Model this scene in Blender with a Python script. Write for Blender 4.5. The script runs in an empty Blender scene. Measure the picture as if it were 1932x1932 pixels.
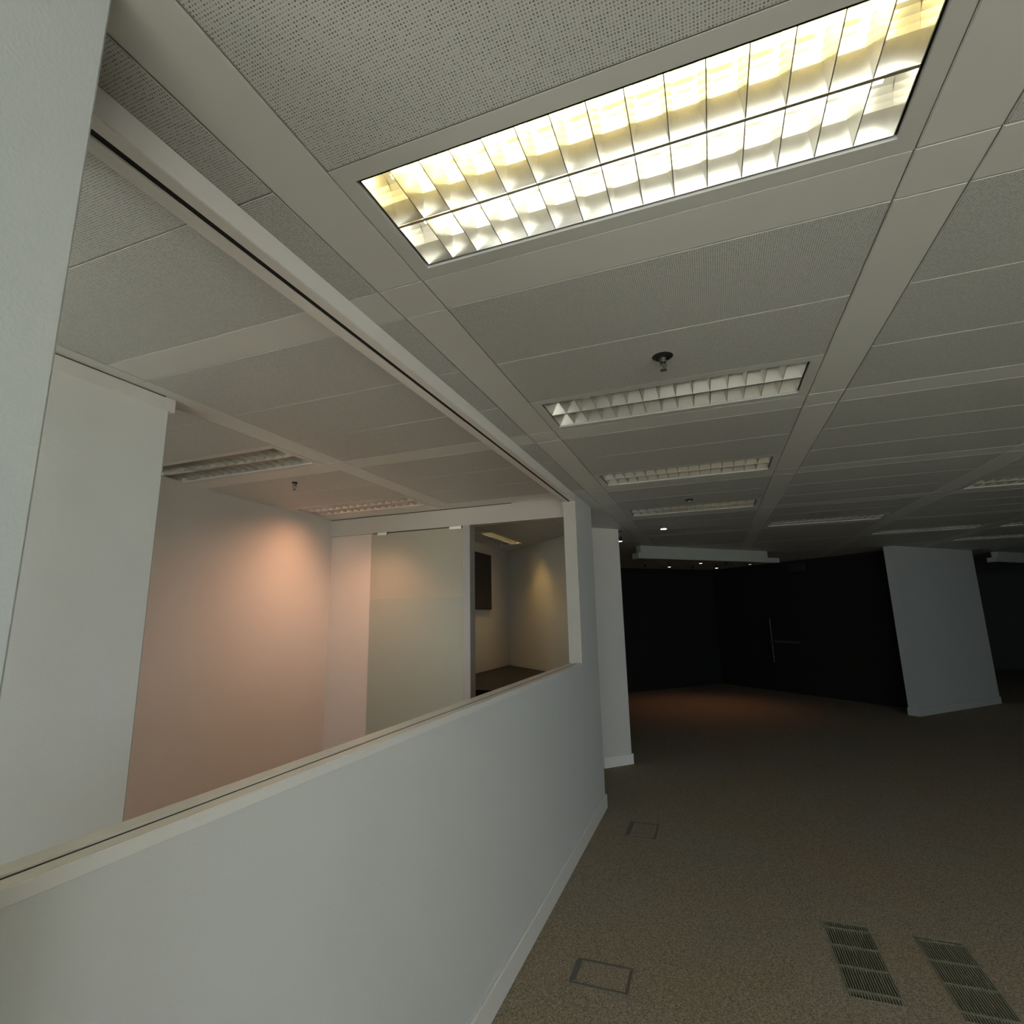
import bpy, bmesh, math, random
from mathutils import Vector, Matrix
random.seed(7)
S = bpy.context.scene
COL = S.collection
# ------------------------------------------------------------------ camera, world, exposure
yaw, pitch, roll, fpx = 0.352977736, 0.195157581, -0.0209748383, 998.08
fw = Vector((-math.sin(yaw)*math.cos(pitch), math.cos(yaw)*math.cos(pitch), math.sin(pitch)))
rt = Vector((math.cos(yaw), math.sin(yaw), 0)); up = rt.cross(fw)
r2 = rt*math.cos(roll)+up*math.sin(roll); u2 = -rt*math.sin(roll)+up*math.cos(roll)
CZ = 1.62
cam = bpy.data.cameras.new('camera'); co = bpy.data.objects.new('camera', cam); COL.objects.link(co)
M = Matrix((r2, u2, -fw)).transposed().to_4x4(); M.translation = Vector((0, 0, CZ)); co.matrix_world = M
cam.sensor_width = 36; cam.lens = fpx/1932*36; cam.clip_start = 0.02
S.camera = co
W = bpy.data.worlds.new('world'); S.world = W; W.use_nodes = True
bg = W.node_tree.nodes['Background']; bg.inputs[0].default_value = (0.80, 0.93, 1.0, 1); bg.inputs[1].default_value = 6.0
S.view_settings.view_transform = 'Standard'; S.view_settings.look = 'None'
S.view_settings.exposure = 0.0; S.view_settings.gamma = 1.0; S.view_settings.use_curve_mapping = False

def lamp(name, kind, loc, energy, color, target=None, **kw):
    d = bpy.data.lights.new(name, kind); d.energy = energy; d.color = color
    for k, v in kw.items(): setattr(d, k, v)
    o = bpy.data.objects.new(name, d); COL.objects.link(o); o.location = loc
    if target is not None:
        o.rotation_euler = (Vector(target)-Vector(loc)).to_track_quat('-Z', 'Y').to_euler()
    return o

lamp('sun', 'SUN', (0, 30, 40), 33, (1.0, 0.95, 0.86), (0, 8, 0), angle=math.radians(1))   # from behind the building: lights the street only
WINS = [(-0.55, 0.85), (1.05, 2.45), (2.65, 4.05), (4.25, 5.65), (5.85, 7.25)]
REAR = -2.4; WZ0, WZ1 = 0.75, 2.45
OWINS = [(-3.50, -2.40), (-2.15, -1.15)]; OREAR = -1.3      # office window wall stands further in
for a, b, yr, z0_, z1_ in [(*w, REAR, WZ0, WZ1) for w in WINS]+[(*w, OREAR, 0.25, 2.52) for w in OWINS]:      # sky portals in the real window openings
    p = lamp('window_portal', 'AREA', ((a+b)/2, yr-0.05, (z0_+z1_)/2), 1, (1, 1, 1), ((a+b)/2, 0, (z0_+z1_)/2),
             shape='RECTANGLE', size=b-a, size_y=z1_-z0_)
    p.data.cycles.is_portal = True

# ------------------------------------------------------------------ materials
def mat(name, color, rough=0.6, metal=0.0, noise=0.0, nscale=8, bump=0.0, bscale=200, spec=0.5, emit=None, estr=0):
    m = bpy.data.materials.new(name); m.use_nodes = True
    nt = m.node_tree; b = nt.nodes['Principled BSDF']
    b.inputs['Base Color'].default_value = (*color, 1); b.inputs['Roughness'].default_value = rough
    b.inputs['Metallic'].default_value = metal; b.inputs['Specular IOR Level'].default_value = spec
    tc = nt.nodes.new('ShaderNodeTexCoord')
    if noise:
        n = nt.nodes.new('ShaderNodeTexNoise'); n.inputs['Scale'].default_value = nscale; n.inputs['Detail'].default_value = 5
        nt.links.new(tc.outputs['Object'], n.inputs['Vector'])
        r = nt.nodes.new('ShaderNodeMapRange'); r.inputs['To Min'].default_value = 1-noise; r.inputs['To Max'].default_value = 1+noise
        nt.links.new(n.outputs['Fac'], r.inputs['Value'])
        v = nt.nodes.new('ShaderNodeVectorMath'); v.operation = 'SCALE'; v.inputs[0].default_value = color
        nt.links.new(r.outputs[0], v.inputs['Scale']); nt.links.new(v.outputs[0], b.inputs['Base Color'])
    if bump:
        n = nt.nodes.new('ShaderNodeTexNoise'); n.inputs['Scale'].default_value = bscale; n.inputs['Detail'].default_value = 3
        nt.links.new(tc.outputs['Object'], n.inputs['Vector'])
        bp = nt.nodes.new('ShaderNodeBump'); bp.inputs['Strength'].default_value = bump; bp.inputs['Distance'].default_value = 0.002
        nt.links.new(n.outputs['Fac'], bp.inputs['Height']); nt.links.new(bp.outputs[0], b.inputs['Normal'])
    if emit:
        b.inputs['Emission Color'].default_value = (*emit, 1); b.inputs['Emission Strength'].default_value = estr
    return m

M_wall = mat('painted_plaster', (0.70, 0.70, 0.67), 0.75, noise=0.03, nscale=3, bump=0.25, bscale=160)
M_wallw = mat('office_plaster', (0.66, 0.625, 0.57), 0.75, noise=0.03, nscale=3, bump=0.2, bscale=160)
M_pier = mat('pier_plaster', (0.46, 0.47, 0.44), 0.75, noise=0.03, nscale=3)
M_column = mat('column_plaster', (0.53, 0.555, 0.535), 0.75, noise=0.03, nscale=3, bump=0.25, bscale=160)
M_trim = mat('satin_white_trim', (0.84, 0.81, 0.76), 0.38, noise=0.03, nscale=20)
M_gapshade = mat('dark_gap_shade', (0.012, 0.010, 0.007), 0.8)  # near black colour standing in for shade inside slots and gaps
M_band = mat('plain_metal_band', (0.66, 0.66, 0.62), 0.5, noise=0.02, nscale=4)
M_plenum = mat('dark_ceiling_void', (0.05, 0.05, 0.045), 0.9)
M_dark = mat('black_paint', (0.012, 0.011, 0.010), 0.6, noise=0.2, nscale=2)
M_darkgrey = mat('charcoal_paint', (0.030, 0.031, 0.028), 0.6, noise=0.15, nscale=2)
M_raft = mat('grey_raft_paint', (0.38, 0.39, 0.35), 0.7, noise=0.03)
M_blackm = mat('black_metal', (0.02, 0.02, 0.02), 0.4, metal=0.3)
M_chrome = mat('chrome', (0.55, 0.55, 0.52), 0.25, metal=1.0)
M_steel = mat('brushed_steel', (0.45, 0.45, 0.43), 0.4, metal=0.9)
M_darksteel = mat('dull_dark_steel', (0.14, 0.135, 0.12), 0.4, metal=0.7)
M_handle = mat('dull_door_metal', (0.07, 0.055, 0.05), 0.6)
M_wallb = mat('fresh_white_paint', (0.86, 0.86, 0.81), 0.75, noise=0.03, nscale=3, bump=0.2, bscale=160)
M_header = mat('darkened_header_paint', (0.44, 0.415, 0.36), 0.7, noise=0.03, nscale=3)  # white header and jamb toned down: their shade is put into the colour
M_gapsoft = mat('grey_gap_shade', (0.12, 0.115, 0.09), 0.8)  # grey tone of a shaded crease, put in as colour
M_backwall = mat('darkened_office_plaster', (0.56, 0.50, 0.43), 0.75, noise=0.03, nscale=3)  # darker copy of the office plaster, weaker daylight put into the colour
M_alu = mat('bright_louvre_aluminium', (0.88, 0.88, 0.86), 0.36, metal=0.85)
M_alub = mat('satin_louvre_blade', (0.62, 0.61, 0.57), 0.22, metal=0.80)
M_skirt = mat('satin_reflector_skirt', (0.68, 0.67, 0.63), 0.20, metal=0.80)
M_flange = mat('white_light_frame', (0.60, 0.60, 0.56), 0.5)
M_tray = mat('dark_light_gap', (0.10, 0.095, 0.08), 0.7)
M_tube_off = mat('unlit_tube', (0.80, 0.80, 0.78), 0.3)
M_tube_yel = mat('lit_tube_warm', (1, 1, 1), 0.5, emit=(1.0, 0.80, 0.33), estr=24)
M_tube_wht = mat('lit_tube_white', (1, 1, 1), 0.5, emit=(1.0, 0.94, 0.70), estr=18)
M_tube_pink = mat('lit_tube_pink', (1, 1, 1), 0.5, emit=(1.0, 0.58, 0.42), estr=8.0)
M_tube_room = mat('lit_tube_yellow', (1, 1, 1), 0.5, emit=(1.0, 0.72, 0.25), estr=26.0)
M_bulb = mat('lit_lamp_lens', (1, 1, 1), 0.5, emit=(1.0, 0.90, 0.70), estr=5)
M_bulbdim = mat('dim_lamp_lens', (1, 1, 1), 0.5, emit=(1.0, 0.88, 0.66), estr=0.9)
M_bulboff = mat('unlit_lamp_lens', (0.35, 0.35, 0.33), 0.2)
M_grille = mat('floor_grille_metal', (0.30, 0.28, 0.20), 0.5, metal=0.3)
M_pit = mat('floor_void', (0.012, 0.011, 0.008), 0.9)
M_box = mat('floor_box_plastic', (0.13, 0.12, 0.105), 0.6)
M_screen = mat('dark_screen', (0.008, 0.006, 0.006), 0.3)
M_counter = mat('black_worktop', (0.008, 0.006, 0.006), 0.5)
M_frost = mat('frosted_glass', (0.60, 0.575, 0.45), 0.35, spec=0.5)
M_film = mat('green_grey_film', (0.46, 0.485, 0.385), 0.45)
M_mull = mat('grey_metal_mullion', (0.34, 0.33, 0.30), 0.4, metal=0.2)
M_ground = mat('street_ground', (0.42, 0.41, 0.37), 0.9, noise=0.2, nscale=0.5)
for m_, w_ in ((M_frost, 0.45), (M_film, 0.3)):
    m_.node_tree.nodes['Principled BSDF'].inputs['Transmission Weight'].default_value = w_

def perforated():
    m = mat('perforated_metal_panel', (0.62, 0.62, 0.58), 0.55)
    nt = m.node_tree; b = nt.nodes['Principled BSDF']
    tc = nt.nodes.new('ShaderNodeTexCoord')
    sc = nt.nodes.new('ShaderNodeVectorMath'); sc.operation = 'SCALE'; sc.inputs['Scale'].default_value = 1/0.0062
    nt.links.new(tc.outputs['Object'], sc.inputs[0])
    fr = nt.nodes.new('ShaderNodeVectorMath'); fr.operation = 'FRACTION'; nt.links.new(sc.outputs[0], fr.inputs[0])
    sb = nt.nodes.new('ShaderNodeVectorMath'); sb.operation = 'SUBTRACT'; sb.inputs[1].default_value = (0.5, 0.5, 0)
    nt.links.new(fr.outputs[0], sb.inputs[0])
    mu = nt.nodes.new('ShaderNodeVectorMath'); mu.operation = 'MULTIPLY'; mu.inputs[1].default_value = (1, 1, 0)
    nt.links.new(sb.outputs[0], mu.inputs[0])
    ln = nt.nodes.new('ShaderNodeVectorMath'); ln.operation = 'LENGTH'; nt.links.new(mu.outputs[0], ln.inputs[0])
    mr = nt.nodes.new('ShaderNodeMapRange'); mr.inputs['From Min'].default_value = 0.22; mr.inputs['From Max'].default_value = 0.32
    nt.links.new(ln.outputs['Value'], mr.inputs['Value'])
    # random depth of each hole
    fl = nt.nodes.new('ShaderNodeVectorMath'); fl.operation = 'FLOOR'; nt.links.new(sc.outputs[0], fl.inputs[0])
    mu2 = nt.nodes.new('ShaderNodeVectorMath'); mu2.operation = 'MULTIPLY'; mu2.inputs[1].default_value = (1, 1, 0)
    nt.links.new(fl.outputs[0], mu2.inputs[0])
    wn = nt.nodes.new('ShaderNodeTexWhiteNoise'); nt.links.new(mu2.outputs[0], wn.inputs['Vector'])
    r2_ = nt.nodes.new('ShaderNodeMapRange'); r2_.inputs['To Min'].default_value = 0.18; r2_.inputs['To Max'].default_value = 0.75
    nt.links.new(wn.outputs['Value'], r2_.inputs['Value'])
    mm = nt.nodes.new('ShaderNodeMix'); mm.data_type = 'FLOAT'
    nt.links.new(mr.outputs[0], mm.inputs['Factor']); nt.links.new(r2_.outputs[0], mm.inputs[2]); mm.inputs[3].default_value = 1.0
    v = nt.nodes.new('ShaderNodeVectorMath'); v.operation = 'SCALE'; v.inputs[0].default_value = (0.60, 0.60, 0.57)
    nt.links.new(mm.outputs[0], v.inputs['Scale']); nt.links.new(v.outputs[0], b.inputs['Base Color'])
    return m
M_perf = perforated()

def carpet():
    m = mat('loop_pile_carpet', (0.15, 0.14, 0.11), 0.95, spec=0.1)
    nt = m.node_tree; b = nt.nodes['Principled BSDF']
    tc = nt.nodes.new('ShaderNodeTexCoord')
    n1 = nt.nodes.new('ShaderNodeTexNoise'); n1.inputs['Scale'].default_value = 150; n1.inputs['Detail'].default_value = 3; n1.inputs['Roughness'].default_value = 0.7
    n2 = nt.nodes.new('ShaderNodeTexNoise'); n2.inputs['Scale'].default_value = 1.3; n2.inputs['Detail'].default_value = 2
    mp = nt.nodes.new('ShaderNodeMapping'); mp.inputs['Location'].default_value = (0.013, 0.007, 0.0022); nt.links.new(tc.outputs['Object'], mp.inputs['Vector'])
    for n in (n1, n2): nt.links.new(mp.outputs[0], n.inputs['Vector'])
    cr = nt.nodes.new('ShaderNodeValToRGB')
    e = cr.color_ramp.elements; e[0].position = 0.34; e[0].color = (0.130, 0.110, 0.080, 1); e[1].position = 0.66; e[1].color = (0.460, 0.405, 0.305, 1)
    nt.links.new(n1.outputs['Fac'], cr.inputs['Fac'])
    cr2 = nt.nodes.new('ShaderNodeValToRGB')
    e = cr2.color_ramp.elements; e[0].position = 0.35; e[0].color = (1.0, 0.98, 0.98, 1); e[1].position = 0.65; e[1].color = (1.04, 0.95, 0.86, 1)
    nt.links.new(n2.outputs['Fac'], cr2.inputs['Fac'])
    mx = nt.nodes.new('ShaderNodeVectorMath'); mx.operation = 'MULTIPLY'
    nt.links.new(cr.outputs['Color'], mx.inputs[0]); nt.links.new(cr2.outputs['Color'], mx.inputs[1])
    nt.links.new(mx.outputs[0], b.inputs['Base Color'])
    bp = nt.nodes.new('ShaderNodeBump'); bp.inputs['Strength'].default_value = 0.6; bp.inputs['Distance'].default_value = 0.004
    nt.links.new(n1.outputs['Fac'], bp.inputs['Height']); nt.links.new(bp.outputs[0], b.inputs['Normal'])
    return m
M_carpet = carpet()

# ------------------------------------------------------------------ mesh helpers
def box(bm, x0, x1, y0, y1, z0, z1, bev=0.0, mi=0):
    vs = [bm.verts.new((x, y, z)) for z in (z0, z1) for y in (y0, y1) for x in (x0, x1)]
    fs = [bm.faces.new([vs[i] for i in f]) for f in ((0, 2, 3, 1), (4, 5, 7, 6), (0, 1, 5, 4), (2, 6, 7, 3), (0, 4, 6, 2), (1, 3, 7, 5))]
    for f in fs: f.material_index = mi
    if bev:
        es = list({e for f in fs for e in f.edges})
        bmesh.ops.bevel(bm, geom=es, offset=bev, segments=2, affect='EDGES')
    return vs
def obox(bm, p0, p1, thick, z0, z1):
    """box along the line p0-p1 in plan; thick is laid to the left of the direction (negative: right)"""
    p0 = Vector(p0); p1 = Vector(p1); d = (p1-p0).normalized(); n = Vector((-d.y, d.x))*thick
    pts = [p0, p1, p1+n, p0+n]
    if thick < 0: pts = pts[::-1]
    lo = [bm.verts.new((p.x, p.y, z0)) for p in pts]; hi = [bm.verts.new((p.x, p.y, z1)) for p in pts]
    bm.faces.new(lo[::-1]); bm.faces.new(hi)
    for i in range(4):
        j = (i+1) % 4; bm.faces.new((lo[i], lo[j], hi[j], hi[i]))
def cyl(bm, c, r, z0, z1, seg=20, r1=None):
    r1 = r if r1 is None else r1
    lo = [bm.verts.new((c[0]+r*math.cos(2*math.pi*i/seg), c[1]+r*math.sin(2*math.pi*i/seg), z0)) for i in range(seg)]
    hi = [bm.verts.new((c[0]+r1*math.cos(2*math.pi*i/seg), c[1]+r1*math.sin(2*math.pi*i/seg), z1)) for i in range(seg)]
    bm.faces.new(lo[::-1]); bm.faces.new(hi)
    for i in range(seg):
        j = (i+1) % seg; bm.faces.new((lo[i], lo[j], hi[j], hi[i]))
def rod(bm, a, b, r, seg=10):
    a = Vector(a); b = Vector(b); d = (b-a).normalized()
    q = d.to_track_quat('Z', 'Y'); L = (b-a).length
    A = [bm.verts.new(a+q@Vector((r*math.cos(2*math.pi*i/seg), r*math.sin(2*math.pi*i/seg), 0))) for i in range(seg)]
    B = [bm.verts.new(a+q@Vector((r*math.cos(2*math.pi*i/seg), r*math.sin(2*math.pi*i/seg), L))) for i in range(seg)]
    bm.faces.new(A[::-1]); bm.faces.new(B)
    for i in range(seg):
        j = (i+1) % seg; bm.faces.new((A[i], A[j], B[j], B[i]))
def mesh(name, bm, m):
    me = bpy.data.meshes.new(name); bm.normal_update(); bm.to_mesh(me); bm.free()
    for x in (m if isinstance(m, (list, tuple)) else [m]): me.materials.append(x)
    return me
def link(name, me, parent=None, loc=(0, 0, 0), rz=0):
    o = bpy.data.objects.new(name, me); COL.objects.link(o); o.location = loc; o.rotation_euler = (0, 0, rz)
    if parent: o.parent = parent
    return o
def obj(name, bm, m, parent=None, loc=(0, 0, 0), rz=0): return link(name, mesh(name, bm, m), parent, loc, rz)
def struct(name, bm, m, label=None):
    o = obj(name, bm, m); o['kind'] = 'structure'
    if label: o['label'] = label
    return o
def thing(name, label, cat, loc=(0, 0, 0), rz=0, group=None):
    o = link(name, None, None, loc, rz); o['label'] = label; o['category'] = cat
    if group: o['group'] = group
    return o
def B(): return bmesh.new()
def quick(name, m, *b, parent=None, bev=0):
    bm = B(); box(bm, *b, bev=bev); return obj(name, bm, m, parent)

CEIL = 2.62
R2 = math.sqrt(0.5)
# ------------------------------------------------------------------ floor with real pits under the grilles
GRILLES = [(0.400, 0.612, 2.940, 3.556), (0.802, 1.010, 2.925, 3.540)]
bm = B()
xs = [-4.2, 0.400, 0.612, 0.802, 1.010, 10.2]; ys = [-2.6, 2.925, 2.940, 3.540, 3.556, 18.2]
def inpit(x, y): return any(a < x < b and c < y < d for a, b, c, d in GRILLES)
for i in range(5):
    for j in range(5):
        if inpit((xs[i]+xs[i+1])/2, (ys[j]+ys[j+1])/2): continue
        bm.faces.new([bm.verts.new((x, y, 0)) for x, y in ((xs[i], ys[j]), (xs[i+1], ys[j]), (xs[i+1], ys[j+1]), (xs[i], ys[j+1]))])
bmesh.ops.remove_doubles(bm, verts=bm.verts, dist=1e-5)
r = bmesh.ops.extrude_face_region(bm, geom=list(bm.faces))
for v in [g for g in r['geom'] if isinstance(g, bmesh.types.BMVert)]: v.co.z -= 0.06
bmesh.ops.recalc_face_normals(bm, faces=bm.faces)
floor = struct('floor', bm, M_carpet, 'dark brown grey loop pile carpet floor')
quick('floor_void', M_pit, -4.2, 10.2, -2.6, 18.2, -0.14, -0.065, parent=floor)
bm = B(); box(bm, -60, 60, -80, 60, -6.2, -6)
g = struct('ground', bm, M_ground, 'grey street ground below the windows')

# ------------------------------------------------------------------ ceiling
bm = B(); box(bm, -4.2, 10.2, -2.6, 18.2, CEIL+0.16, CEIL+0.24)
ceiling = struct('ceiling', bm, M_plenum, 'suspended ceiling of perforated metal panels between plain bands')
PX = 1.403; XA = -0.893; BW = 0.157          # band pitch and first band start in x
PY = 1.440; YB = 1.254; BH = 0.158           # band pitch and first band start in y
ROW = (PY-BH)/3
_c = {}
def panel_mesh(w, d, m, nm, ga, gb):
    k = (round(w, 4), round(d, 4), m.name)
    if k not in _c:
        bm = B(); box(bm, -w/2+ga, w/2-ga, -d/2+gb, d/2-gb, 0, 0.016, bev=0.0022); _c[k] = mesh(nm, bm, m)
    return _c[k]
ROOMX0, ROOMX1, ROOMY0, ROOMY1 = -3.60, -0.893, 4.292, 7.60     # small room ceiling is laid the other way
farb = B()
farp = B()
def place(x0, x1, y0, y1, m, nm):
    if x1 <= -4.2 or y1 <= -2.6: return
    cx, cy = (x0+x1)/2, (y0+y1)/2
    if ROOMX0 < cx < ROOMX1 and ROOMY0 < cy < ROOMY1: return
    near = (y1 > 0.2 and y0 < 7.1 and x0 > -3.6 and x1 < 4.2 and cx < 2.6+0.35*cy)
    ga, gb = 0.0018, 0.0010
    if near:
        link(nm, panel_mesh(x1-x0, y1-y0, m, nm, ga, gb), ceiling, (cx, cy, CEIL))
    else:
        b_ = farp if m is M_perf else farb
        box(b_, x0+ga, x1-ga, y0+gb, y1-gb, CEIL, CEIL+0.016)
FIX = set()
LIGHTS = []   # (x0, y0, kind)
for c, r_ in ((0, 0), (0, 1), (0, 2), (0, 3), (1, 4), (2, 3), (2, 5), (3, 5), (3, 6), (-2, 1), (-2, 2)):
    FIX.add((c, r_))
for i in range(-3, 8):
    bx = XA + i*PX; px0 = bx+BW; px1 = bx+PX
    for j in range(-3, 12):
        by = YB+j*PY
        place(bx, bx+BW, by, by+BH, M_band, 'crossing_panel')
        place(bx, bx+BW, by+BH, by+PY, M_band, 'band')
        place(px0, px1, by, by+BH, M_band, 'band')
        for k in range(3):
            # light fixture sits in the last panel row before each band
            if k == 2 and (i, j+1) in FIX: continue
            place(px0, px1, by+BH+k*ROW, by+BH+(k+1)*ROW, M_perf, 'panel')
# small room: panels run lengthways
xe = [-3.651, -3.224, -2.797, -2.370, -1.943, -1.516, -0.893]; ye = [4.292, 5.735, 7.050, 8.40]
for i in range(6):
    for j in range(3):
        if (i, j) == (2, 1): continue
        x0, x1, y0, y1 = xe[i], xe[i+1], ye[j], min(ye[j+1], 7.61)
        link('panel', panel_mesh(x1-x0, y1-y0, M_band, 'panel', 0.0018, 0.001), ceiling, ((x0+x1)/2, (y0+y1)/2, CEIL))
o = obj('distant_panels', farp, M_perf, ceiling); o['kind'] = 'stuff'
o = obj('distant_bands', farb, M_band, ceiling); o['kind'] = 'stuff'

# ------------------------------------------------------------------ louvred light fixtures (built once, then copied)
FL, FW = PX-BW, ROW
NB = 14
def half_reflector(bm, cy, s, L, prof, m0=0):
    pts = [(cy+s*y, z) for y, z in prof]
    for k in range(len(pts)-1):
        (ya, za), (yb, zb) = pts[k], pts[k+1]
        q = [bm.verts.new(p) for p in ((-L/2, ya, za), (L/2, ya, za), (L/2, yb, zb), (-L/2, yb, zb))]
        if s < 0: q = q[::-1]
        f = bm.faces.new(q); f.smooth = True
PROF = [(0.0, 0.094), (0.018, 0.093), (0.033, 0.087), (0.043, 0.076), (0.050, 0.064), (0.055, 0.052)]
LIP = [(0.055, 0.052), (0.067, 0.026), (0.0785, 0.001)]
LL, CH = FL-0.108, 0.0795
def fixture_meshes():
    d = {}
    bm = B()      # flush white frame
    t = 0.045
    box(bm, -FL/2+.002, FL/2-.002, -FW/2+.001, -FW/2+t, 0, 0.012); box(bm, -FL/2+.002, FL/2-.002, FW/2-t, FW/2-.001, 0, 0.012)
    box(bm, -FL/2+.002, -FL/2+t, -FW/2+t, FW/2-t, 0, 0.012); box(bm, FL/2-t, FL/2-.002, -FW/2+t, FW/2-t, 0, 0.012)
    d['frame'] = (mesh('frame', bm, M_flange), 1)
    bm = B()      # housing: a box open below
    a, b_, h = FL/2-t+.004, FW/2-t+.004, 0.105
    box(bm, -a, a, -b_-.004, -b_, 0.012, h); box(bm, -a, a, b_, b_+.004, 0.012, h)
    box(bm, -a-.004, -a, -b_, b_, 0.012, h); box(bm, a, a+.004, -b_, b_, 0.012, h); box(bm, -a, a, -b_, b_, h, h+.004)
    d['housing'] = (mesh('housing', bm, M_tray), 1)
    return d
FM = fixture_meshes()
def refl_mesh():
    bm = B()
    for s in (-1, 1): half_reflector(bm, 0, s, LL, PROF)
    # end plates
    return mesh('reflector', bm, M_alu)
def skirt_mesh():
    bm = B()
    for s in (-1, 1): half_reflector(bm, 0, s, LL, LIP)
    return mesh('reflector_skirt', bm, M_skirt)
def blade_mesh():
    bm = B()      # V section, wide at the top, notched at the lip
    zs = ((0.0012, 0.0012, 0.0780), (0.024, 0.0055, 0.0675), (0.048, 0.0105, 0.0565), (0.060, 0.0125, 0.046))
    rings = []
    for z, t, w in zs:
        rings.append([bm.verts.new(p) for p in ((-t, -w, z), (t, -w, z), (t, w, z), (-t, w, z))])
    bm.faces.new(rings[0][::-1]); bm.faces.new(rings[-1])
    for a, b_ in zip(rings, rings[1:]):
        for i in range(4):
            j = (i+1) % 4; bm.faces.new((a[i], a[j], b_[j], b_[i]))
    return mesh('louvre_blade', bm, M_alub)
def tube_mesh(nm, m):
    bm = B(); rod(bm, (-LL/2+.03, 0, 0.076), (LL/2-.03, 0, 0.076), 0.0085, 12)
    return mesh(nm, bm, m)
def endplate_mesh():
    bm = B()
    p = [(-0.0785, 0.001), (-0.055, 0.052), (-0.043, 0.076), (-0.018, 0.093), (0.018, 0.093), (0.043, 0.076), (0.055, 0.052), (0.0785, 0.001)]
    v = [bm.verts.new((0, y, z)) for y, z in p]; w = [bm.verts.new((0.002, y, z)) for y, z in p]
    bm.faces.new(v); bm.faces.new(w[::-1])
    for i in range(8):
        j = (i+1) % 8; bm.faces.new((v[j], v[i], w[i], w[j]))
    bmesh.ops.recalc_face_normals(bm, faces=bm.faces)
    return mesh('end_plate', bm, M_alub)
def spine_mesh():
    bm = B(); box(bm, -LL/2, LL/2, -0.0012, 0.0012, 0.0, 0.05); box(bm, -LL/2, LL/2, -0.004, 0.004, -0.001, 0.001)
    return mesh('spine', bm, M_alub)
RM, SM, BM_, EM, SPM = refl_mesh(), skirt_mesh(), blade_mesh(), endplate_mesh(), spine_mesh()
TM = {k: tube_mesh('tube', m) for k, m in (('off', M_tube_off), ('yel', M_tube_yel), ('wht', M_tube_wht), ('pink', M_tube_pink), ('room', M_tube_room))}
def fixture(label, cx, cy, tubes=('off', 'off'), rz=0, group='louvred ceiling lights'):
    t = thing('ceiling_light', label, 'ceiling light', (cx, cy, CEIL), rz, group)
    link('frame', FM['frame'][0], t); link('housing', FM['housing'][0], t)
    for n, yc in enumerate((-0.0815, 0.0815)):
        link('reflector', RM, t, (0, yc, 0.004)); link('reflector_skirt', SM, t, (0, yc, 0.004))
        for s_ in (-1, 1): link('end_plate', EM, t, (s_*LL/2, yc, 0.004), 0 if s_ > 0 else math.pi)
        link('tube', TM[tubes[n]], t, (0, yc, 0.004))
        for b_ in range(NB):
            link('louvre_blade', BM_, t, (-LL/2+LL*(b_+1)/(NB+1), yc, 0.004))
    link('spine', SPM, t, (0, 0, 0.004))
    return t
def fpos(c, r_): return XA+c*PX+BW+FL/2, YB+(r_-0)*PY-ROW/2
fixture('large lit twin tube louvre light at the top of the frame', *fpos(0, 0), ('yel', 'wht'))
fixture('unlit louvre light behind the black ceiling sprinkler, second in the row from the camera', *fpos(0, 1))
fixture('unlit louvre light, third in the row along the half wall', *fpos(0, 2))
fixture('thin looking unlit louvre light, farthest in the row along the half wall', *fpos(0, 3))
fixture('dim louvre light in the next row, above the right end of the hanging bulkhead', *fpos(1, 4))
fixture('louvre light cut by the right edge of the frame', *fpos(2, 3))
fixture('faint louvre light just above the slanted white pier', *fpos(2, 5))
fixture('faint louvre light right of the pier, upper of two at the frame edge', *fpos(3, 5))
fixture('faint louvre light right of the pier, lower of two at the frame edge', *fpos(3, 6))
fixture('unlit louvre light in the office behind the near partition end', *fpos(-2, 1))
fixture('pink glowing louvre light above the office wall glow', *fpos(-2, 2), ('pink', 'pink'))
fixture('yellow lit louvre light in the small room beyond the office', -2.5835, 6.3925, ('room', 'off'), math.pi/2)

# ------------------------------------------------------------------ half wall, head rail, post
XO, XI = -1.0, -1.10
CAP = 1.248; Y0, YJ, YE = 0.408, 4.245, 4.88
bm = B(); box(bm, XI, XO, Y0, YJ, 0, CAP-0.028); box(bm, XI, XO, YJ, YE, 0, CEIL)
hw = struct('wall_left', bm, M_wall, 'white half height partition with a full height post at its far end')
def long_strip(nm, x0, x1, z0, z1, m, y0=Y0, y1=YJ, par=hw):
    bm = B(); box(bm, x0, x1, y0, y1, z0, z1, bev=0.002); return obj(nm, bm, m, par)
long_strip('cap', -1.1005, -1.051, CAP-0.028, CAP, M_trim).__setitem__('label', 'inner half of the white cap')
long_strip('cap', -1.040, -0.9985, CAP-0.028, CAP-0.001, M_trim).__setitem__('label', 'outer half of the white cap')
quick('slot_shade_fill', M_gapshade, -1.0515, -1.0395, Y0, YJ, CAP-0.03, CAP-0.0035, parent=hw)  # solid dark fill imitates the shade of the empty cap slot
HZ = CEIL-0.066
long_strip('head_rail', -1.096, -1.054, HZ, CEIL, M_trim)
long_strip('head_rail', -1.037, -1.0, HZ, CEIL, M_trim)
quick('slot_shade_fill', M_gapshade, -1.0545, -1.0365, Y0, YJ, HZ+0.004, CEIL-0.004, parent=hw)  # solid dark fill imitates the shade of the empty head slot
long_strip('ceiling_channel', -1.118, -1.096, CEIL-0.012, CEIL, M_trim)
quick('slot_remnant', M_gapshade, -1.008, -0.9993, YJ-0.001, YJ+0.012, CAP+0.004, CAP+0.055, parent=hw)
quick('end_bead', M_header, XI-.002, XO+.002, YJ-0.006, YJ, CAP, HZ, parent=hw)
bm = B(); box(bm, XO, XO+0.014, Y0, YE+0.014, 0, 0.108, bev=0.003); box(bm, XI, XO, YE, YE+0.014, 0, 0.108)
s = struct('baseboard_left', bm, M_trim, 'white baseboard along the half wall')

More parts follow.
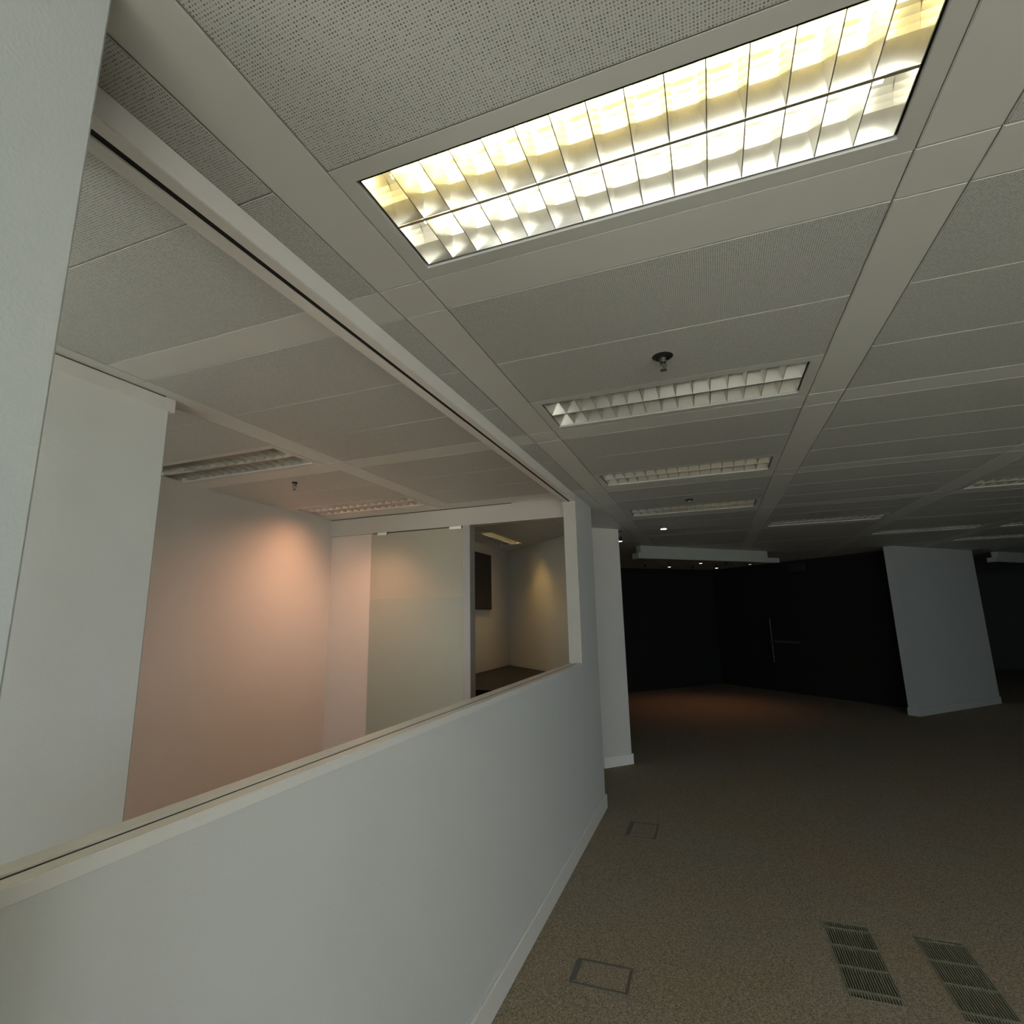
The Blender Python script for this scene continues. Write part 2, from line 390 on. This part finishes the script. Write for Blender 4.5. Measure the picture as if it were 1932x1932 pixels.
# ------------------------------------------------------------------ near column (left edge of the frame)
bm = B(); box(bm, -1.25, -0.80, 0.16, 0.406, 0, CEIL, bev=0.004)
c = obj('column', bm, M_column); c['label'] = 'nearest big white column filling the left edge of the frame'; c['category'] = 'column'
bm = B(); box(bm, -1.264, -0.786, 0.146, 0.42, 0, 0.108, bev=0.003)
obj('baseboard', bm, M_trim, c)

# ------------------------------------------------------------------ office: side partition end, far walls, header
bm = B(); box(bm, -2.32, -2.22, -1.3, 1.573, 0, CEIL)
w = struct('wall_office_side', bm, M_wallb, 'pale full height partition end inside the office')
bm = B(); box(bm, -2.325, -2.212, -1.3, 1.600, CEIL-0.062, CEIL, bev=0.002); obj('head_channel', bm, M_trim, w)
quick('gap_shade_strip', M_gapsoft, -2.2125, -2.2105, -0.5, 1.55, CEIL-0.005, CEIL-0.0005, parent=w)  # thin grey strip paints the shade under the ceiling
bm = B(); box(bm, -2.322, -2.2195, 1.573, 1.577, 0, CEIL-0.062); obj('end_bead', bm, M_header, w)
bm = B(); box(bm, -3.70, -3.57, -1.3, 4.44, 0, CEIL); struct('wall_office_left', bm, M_wallw, 'pale office side wall lit by a peach glow')
bm = B(); box(bm, -3.57, XI, 4.34, 4.44, 2.45, CEIL, mi=1); box(bm, -3.57, -3.08, 4.37, 4.44, 0, 2.45)
ob = struct('wall_office_back', bm, [M_backwall, M_header], 'office back wall with a deep white header')
quick('gap_shade_strip', M_gapshade, -3.56, -1.6, 4.337, 4.341, CEIL-0.006, CEIL-0.001, parent=ob)  # thin dark strip paints the shade where header meets ceiling
bm = B(); box(bm, -2.085, -2.012, 4.335, 4.445, 0, 2.45, bev=0.003)
struct('trim_1', bm, M_mull, 'grey metal mullion between the frosted door and the opening')
d1 = link('door_1', None); d1['kind'] = 'structure'; d1['label'] = 'frosted glass door leaf with a darker film below'
quick('glass_panel', M_frost, -3.078, -2.088, 4.352, 4.364, 0.01, 2.440, parent=d1)
quick('frosted_film', M_film, -3.077, -2.089, 4.3495, 4.352, 0.02, 1.81, parent=d1)
for x0, x1 in ((-3.01, -2.90), (-2.225, -2.10)):
    bm = B(); box(bm, x0, x1, 4.342, 4.374, 2.425, 2.45, bev=0.003); obj('patch_fitting', bm, M_trim, d1)
    quick('fitting_shade_strip', M_gapshade, x1, x1+0.004, 4.343, 4.37, 2.425, 2.449, parent=d1)  # dark sliver paints the shade beside the fitting

# ------------------------------------------------------------------ small room beyond
bm = B(); box(bm, -3.05, -2.93, 4.44, 7.80, 0, CEIL)
struct('wall_room_left', bm, M_wallw, 'pale wall of the small room behind the dark screen')
bm = B(); obox(bm, (-1.265, 6.075), (-1.112, 4.86), -0.08, 0, CEIL)  # added out of view to stop hall daylight leaking into the small room
struct('room_light_block', bm, M_wallw, 'added unseen wall keeping hall daylight out of the small room')
bm = B(); obox(bm, (-1.25, 6.05), (-3.10, 7.90), -0.385, 0, CEIL)
struct('wall_room_right', bm, M_wallw, 'angled wall between the small room and the hall, its end showing as a pale pier')
bm = B(); obox(bm, (-1.2295, 6.0505), (-0.958, 6.322), 0.014, 0, 0.108); obox(bm, (-0.978, 6.322-.02), (-2.6, 7.94), -0.014, 0, 0.108)
struct('baseboard_room', bm, M_trim, 'white baseboard round the pale angled pier')
t = thing('wall_screen', 'dark rectangular screen on the small room wall, seen through the opening', 'screen', (-2.93, 6.32, 2.10))
bm = B(); box(bm, 0.0, 0.045, -0.62, 0.62, -0.38, 0.38, bev=0.006); obj('screen_casing', bm, M_blackm, t)
bm = B(); box(bm, 0.045, 0.047, -0.60, 0.60, -0.355, 0.36); obj('display_panel', bm, M_screen, t)
t = thing('counter', 'black topped low counter in the corner of the small room', 'counter', (-2.93, 5.9, 0))
def poly_prism(bm, pts, z0, z1):
    lo = [bm.verts.new((*p, z0)) for p in pts]; hi = [bm.verts.new((*p, z1)) for p in pts]
    bm.faces.new(lo[::-1]); bm.faces.new(hi)
    n = len(pts)
    for i in range(n):
        j = (i+1) % n; bm.faces.new((lo[i], lo[j], hi[j], hi[i]))
cp = [(0.002, -0.85), (1.10, -0.85), (1.10, 0.69), (0.0, 1.78)]
cp = [(0.002, -0.85), (1.10, -0.85), (1.10, 0.70), (0.002, 1.79)]
cp = [(0.002, -0.85), (1.10, -0.85), (1.10, 0.015+4.8-(-2.93+1.10)-5.9-0.03), (0.002, 4.8+2.93-5.9-0.03)]
bm = B(); poly_prism(bm, cp, 0.88, 0.910); obj('worktop', bm, M_counter, t)
cb = [(0.002, -0.82), (1.07, -0.82), (1.07, cp[2][1]-0.03), (0.002, cp[3][1]-0.06)]
bm = B(); poly_prism(bm, cb, 0.0, 0.88); obj('cabinet_body', bm, M_counter, t)
bm = B(); obox(bm, (0.03, cp[3][1]-0.03), (1.10, cp[2][1]), -0.012, 0.910, 0.955); obj('upstand', bm, M_wallw, t)

# ------------------------------------------------------------------ hall: far pier, rafts, dark walls
PA, PB = Vector((2.81, 10.12)), Vector((4.46, 11.77))
bm = B(); obox(bm, PA, PB, 0.143, 0, CEIL-0.001)
p = obj('pier', bm, M_pier); p['label'] = 'wide white freestanding pier in the dark hall, turned to the left'; p['category'] = 'pier'
bm = B(); d_ = Vector((R2, R2)); n_ = Vector((R2, -R2))
obox(bm, PA-d_*0.012+n_*0.012, PB+d_*0.012+n_*0.012, 0.167, 0, 0.11); obj('baseboard', bm, M_pier, p)

def raft(name, label, A, Bp, Au, Bu, depth, spots):
    t = thing(name, label, 'bulkhead')
    bm = B(); obox(bm, A, Bp, 0.15, CEIL-0.19, CEIL-0.11); obj('lower_board', bm, M_raft, t)
    bm = B(); obox(bm, Au, Bu, 0.10, CEIL-0.11, CEIL); obj('upper_board', bm, M_raft, t)
    return t
raft('hanging_bulkhead', 'long stepped grey bulkhead hanging across the dark hall', (-0.955, 7.975), (1.145, 10.075), (-0.93, 8.03), (0.955, 9.915), 1.45, None)
raft('hanging_bulkhead', 'short stepped grey bulkhead at the right edge beyond the pier', (4.98, 12.23), (7.4, 14.65), (5.05, 12.33), (7.3, 14.58), 1.3, None)

def spotlight(name, label, x, y, zt, m, r=0.032, drop=0.0, grp='small spotlights beyond the bulkhead', px=True):
    t = thing(name, label, 'spotlight', (x, y, zt), 0, grp)
    bm = B(); cyl(bm, (0, 0), r*0.9, -0.012, 0.0); obj('mounting_plate', bm, M_blackm, t)
    bm = B(); rod(bm, (0, 0, -0.012), (0, 0, -0.03-drop), r*0.2); obj('stem', bm, M_steel, t)
    bm = B(); cyl(bm, (0, 0), r, -0.085-drop, -0.03-drop, r1=r*0.7); obj('lamp_head', bm, M_blackm, t)
    bm = B(); cyl(bm, (0, 0), r*0.86, -0.0875-drop, -0.0845-drop); obj('lens', bm, m, t)
    return t
RZ = CEIL-0.19
for lab, x, y, m in (('bright spotlight beyond the bulkhead, left of centre in the back row', -0.740, 11.115, M_bulb),
                     ('brightest spotlight beyond the bulkhead, in the front row', -0.134, 10.621, M_bulb),
                     ('bright spotlight beyond the middle of the bulkhead, back row', 0.155, 11.984, M_bulb),
                     ('dim spotlight beyond the right end of the bulkhead', 0.769, 11.435, M_bulbdim),
                     ('unlit spotlight beyond the left end of the bulkhead', -1.187, 10.824, M_bulboff),
                     ('unlit spotlight beyond the bulkhead between the two brightest, back row', -0.307, 11.824, M_bulboff),
                     ('unlit spotlight beyond the right half of the bulkhead, front row', 0.325, 11.153, M_bulboff)):
    spotlight('spotlight', lab, x, y, CEIL, m, r=0.03)
spotlight('spotlight', 'bright drop spotlight at the top edge of the angled pier', -0.985, 6.47, CEIL, M_bulb, r=0.03, drop=0.04, grp=None)
t = thing('downlight', 'small lit round downlight recessed in the dark ceiling', 'downlight', (-0.466, 6.512, CEIL))
bm = B(); cyl(bm, (0, 0), 0.05, -0.006, 0.0); obj('trim_ring', bm, M_blackm, t)
bm = B(); cyl(bm, (0, 0), 0.036, -0.010, -0.0055); obj('lens', bm, M_bulb, t)

# dark walls of the hall
bm = B(); obox(bm, (-3.6, 10.0), (0.10, 13.70), 0.2, 0, CEIL); struct('wall_far_left', bm, M_dark, 'near black wall at the far end of the hall')
wr = B(); obox(wr, (0.05, 13.70), (3.095, 10.655), 0.2, 0, CEIL); struct('wall_far_right', wr, M_dark, 'near black angled wall left of the pier')
bm = B(); box(bm, -4.2, 10.2, 18.0, 18.2, -0.06, CEIL+.24); struct('wall_far', bm, M_darkgrey, 'dark wall beyond the pier')
bm = B(); box(bm, 10.0, 10.2, -2.6, 18.2, -0.06, CEIL+.24); struct('wall_right', bm, M_darkgrey, 'dark grey side wall of the hall')
bm = B(); box(bm, -4.2, -3.72, -2.6, 18.2, -0.06, CEIL+.24); struct('wall_outer_left', bm, M_darkgrey, 'outer side wall behind the office')
# door in the angled dark wall
dc = Vector((1.4160, 12.3340)); along = Vector((R2, -R2)); out = Vector((-R2, -R2))
d2 = link('door_2', None, None, (0, 0, 0)); d2['kind'] = 'structure'; d2['label'] = 'black door in the angled hall wall with a steel pull and push bar'
a_ = dc-along*0.46; b_ = dc+along*0.46
bm = B(); obox(bm, a_+out*0.02, b_+out*0.02, 0.06, 0.01, 2.1); obj('door_leaf', bm, M_dark, d2)
h0 = Vector((1.1544, 12.5956))+out*0.07
bm = B(); rod(bm, (h0.x, h0.y, 0.58), (h0.x, h0.y, 1.47), 0.016)
for z in (0.70, 1.40): rod(bm, (h0.x, h0.y, z), (h0.x-out.x*.08, h0.y-out.y*.08, z), 0.01)
obj('pull_handle', bm, M_handle, d2)
h1 = h0+along*0.62
bm = B(); rod(bm, (h0.x-along.x*.03, h0.y-along.y*.03, 1.00), (h1.x, h1.y, 1.00), 0.030)
for q in (0.06, 0.56): rod(bm, (h0.x+along.x*q, h0.y+along.y*q, 1.0), (h0.x+along.x*q-out.x*.08, h0.y+along.y*q-out.y*.08, 1.0), 0.012)
obj('push_bar', bm, M_handle, d2)
t = thing('emergency_light', 'small unlit grey box high on the dark angled wall', 'wall light')
q0 = Vector((1.5597, 12.1903)); q1 = q0+along*0.36
bm = B(); obox(bm, q0+out*0.02, q1+out*0.02, -0.07, 2.40, 2.56); obj('light_casing', bm, M_darkgrey, t)
bm = B(); obox(bm, q0+out*0.09+along*.02, q1+out*0.09-along*.02, -0.004, 2.42, 2.54); obj('diffuser', bm, M_darkgrey, t)

# ------------------------------------------------------------------ window wall behind the camera
bm = B()
def window_wall(bm, x0, x1, yr, wins, WZ0=WZ0, WZ1=WZ1):
    xs_ = [x0]+[v for ab in wins for v in ab]+[x1]
    box(bm, x0, x1, yr-0.2, yr, -0.06, WZ0); box(bm, x0, x1, yr-0.2, yr, WZ1, CEIL+.24)
    for i in range(0, len(xs_), 2): box(bm, xs_[i], xs_[i+1], yr-0.2, yr, WZ0, WZ1)
window_wall(bm, -0.95, 10.2, REAR, WINS); box(bm, -1.05, -0.95, REAR-0.2, OREAR, -0.06, CEIL+.24)
struct('wall_rear', bm, M_wall, 'window wall behind the camera')
bm = B(); window_wall(bm, -4.2, -1.05, OREAR, OWINS, 0.25, 2.52)
struct('wall_office_rear', bm, M_wall, 'office window wall behind the camera')
for n, (a, b_, yr, WZ0, WZ1) in enumerate([(*w, REAR, WZ0, WZ1) for w in WINS]+[(*w, OREAR, 0.25, 2.52) for w in OWINS]):
    bm = B(); f = 0.04; ya, yb = yr-0.16, yr-0.10
    box(bm, a, a+f, ya, yb, WZ0, WZ1); box(bm, b_-f, b_, ya, yb, WZ0, WZ1); box(bm, a+f, b_-f, ya, yb, WZ0, WZ0+f); box(bm, a+f, b_-f, ya, yb, WZ1-f, WZ1)
    struct('window_%d' % (n+1), bm, M_mull, 'tall window frame behind the camera')

# ------------------------------------------------------------------ sprinklers
def sprinkler(label, x, y, s=1.0):
    t = thing('sprinkler', label, 'sprinkler', (x, y, CEIL), 0.3, 'ceiling sprinklers')
    bm = B(); cyl(bm, (0, 0), 0.028*s, -0.008, 0.0, 28, r1=0.041*s); obj('rosette', bm, M_blackm, t)
    bm = B(); cyl(bm, (0, 0), 0.012, -0.026, -0.008, 16, r1=0.014); cyl(bm, (0, 0), 0.017, -0.016, -0.009, 6); obj('sprinkler_body', bm, M_darksteel, t)
    bm = B()
    for sx in (-1, 1):
        rod(bm, (sx*0.011, 0, -0.024), (sx*0.013, 0, -0.040), 0.0022); rod(bm, (sx*0.013, 0, -0.040), (0.0, 0, -0.054), 0.0022)
    rod(bm, (0, 0, -0.026), (0, 0, -0.05), 0.0026)
    obj('frame_arms', bm, M_darksteel, t)
    bm = B(); cyl(bm, (0, 0), 0.006, -0.058, -0.052, 12)
    for k in range(12):
        a = 2*math.pi*k/12
        v = [bm.verts.new((r*math.cos(a+d), r*math.sin(a+d), z)) for z in (-0.0585, -0.057) for r, d in ((0.005, -.2), (0.0135, -.13), (0.0135, .13), (0.005, .2))]
        bm.faces.new(v[:4][::-1]); bm.faces.new(v[4:])
        for i in range(4): bm.faces.new((v[i], v[(i+1) % 4], v[4+(i+1) % 4], v[4+i]))
    obj('deflector', bm, M_darksteel, t)
sprinkler('black rimmed pendent sprinkler in front of the second louvre light', -0.099, 2.035)
sprinkler('tiny sprinkler in front of the farthest louvre light of the row', -0.113, 4.93)
sprinkler('dark sprinkler on the office ceiling above the peach glow', -2.797, 2.985, 0.55)

# ------------------------------------------------------------------ floor boxes and grilles
def floor_box(label, x, y, w, d):
    t = thing('floor_box', label, 'floor box', (x, y, 0), 0, 'carpeted floor boxes')
    bm = B(); f = 0.012; h = 0.003
    box(bm, -w/2, w/2, -d/2, -d/2+f, 0, h); box(bm, -w/2, w/2, d/2-f, d/2, 0, h); box(bm, -w/2, -w/2+f, -d/2+f, d/2-f, 0, h); box(bm, w/2-f, w/2, -d/2+f, d/2-f, 0, h)
    obj('frame', bm, M_box, t)
    bm = B(); box(bm, -w/2+f+.004, w/2-f-.003, -d/2+f+.003, d/2-f-.003, 0.0003, 0.0032, bev=0.001); obj('lid', bm, M_carpet, t)
    bm = B(); box(bm, -w/2-.002, -w/2+0.026, -d/2+.02, d/2-.02, 0.0005, 0.0042, bev=0.001); obj('cable_flap', bm, M_box, t)
floor_box('larger carpeted floor box by the near end of the baseboard', -0.620, 2.742, 0.262, 0.185)
floor_box('smaller carpeted floor box near the far end of the half wall', -0.644, 4.490, 0.215, 0.285)
def floor_grille(label, x0, x1, y0, y1, bars):
    t = thing('floor_grille', label, 'floor grille', (x0, y0, 0), 0, 'floor air grilles')
    w, L = x1-x0, y1-y0
    bm = B(); f = 0.006
    box(bm, 0, f, 0, L, -0.012, 0.0015); box(bm, w-f, w, 0, L, -0.012, 0.0015); box(bm, f, w-f, 0, f, -0.012, 0.0015); box(bm, f, w-f, L-f, L, -0.012, 0.0015)
    obj('frame', bm, M_grille, t)
    n = 18; bm = B()
    for k in range(n):
        x = f+(w-2*f)*(k+0.5)/n
        box(bm, x-0.0030, x+0.0030, f, L-f, -0.011, 0.0006)
    o = obj('slats', bm, M_grille, t); o['kind'] = 'stuff'
    for q in bars:
        bm = B(); box(bm, f, w-f, q*L-0.006, q*L+0.006, -0.012, 0.0012); obj('cross_bar', bm, M_grille, t)
floor_grille('floor air grille with four clear cross bars, left of the pair', *GRILLES[0], (0.09, 0.37, 0.64, 0.90))
floor_grille('darker floor air grille at the right, running out of the frame', *GRILLES[1], (0.10, 0.40, 0.68, 0.95))

# ------------------------------------------------------------------ lamp light inside the fixtures
lamp('office_lamp_glow', 'SPOT', (-3.12, 3.78, 2.60), 12.5, (1.0, 0.47, 0.24), (-3.45, 3.70, 1.2), spot_size=math.radians(150), spot_blend=1.0, shadow_soft_size=0.05)
lamp('office_lamp_fill', 'SPOT', (-2.75, 3.90, 2.60), 54, (1.0, 0.53, 0.34), (-3.15, 3.30, 0.0), spot_size=math.radians(142), spot_blend=1.0, shadow_soft_size=0.12)
lamp('small_room_glow', 'SPOT', (-2.38, 6.72, 2.60), 8, (1.0, 0.60, 0.18), (-2.2, 6.9, 0.9), spot_size=math.radians(85), spot_blend=1.0, shadow_soft_size=0.04)
lamp('hall_spot', 'SPOT', (-0.134, 10.621, CEIL-0.30), 22, (1.0, 0.42, 0.22), (-0.3, 10.3, 0.0), spot_size=math.radians(100), spot_blend=1.0, shadow_soft_size=0.04)
lamp('small_room_fill', 'SPOT', (-2.50, 6.2, 2.60), 3.5, (1.0, 0.66, 0.28), (-2.45, 6.1, 0.0), spot_size=math.radians(160), spot_blend=1.0, shadow_soft_size=0.12)
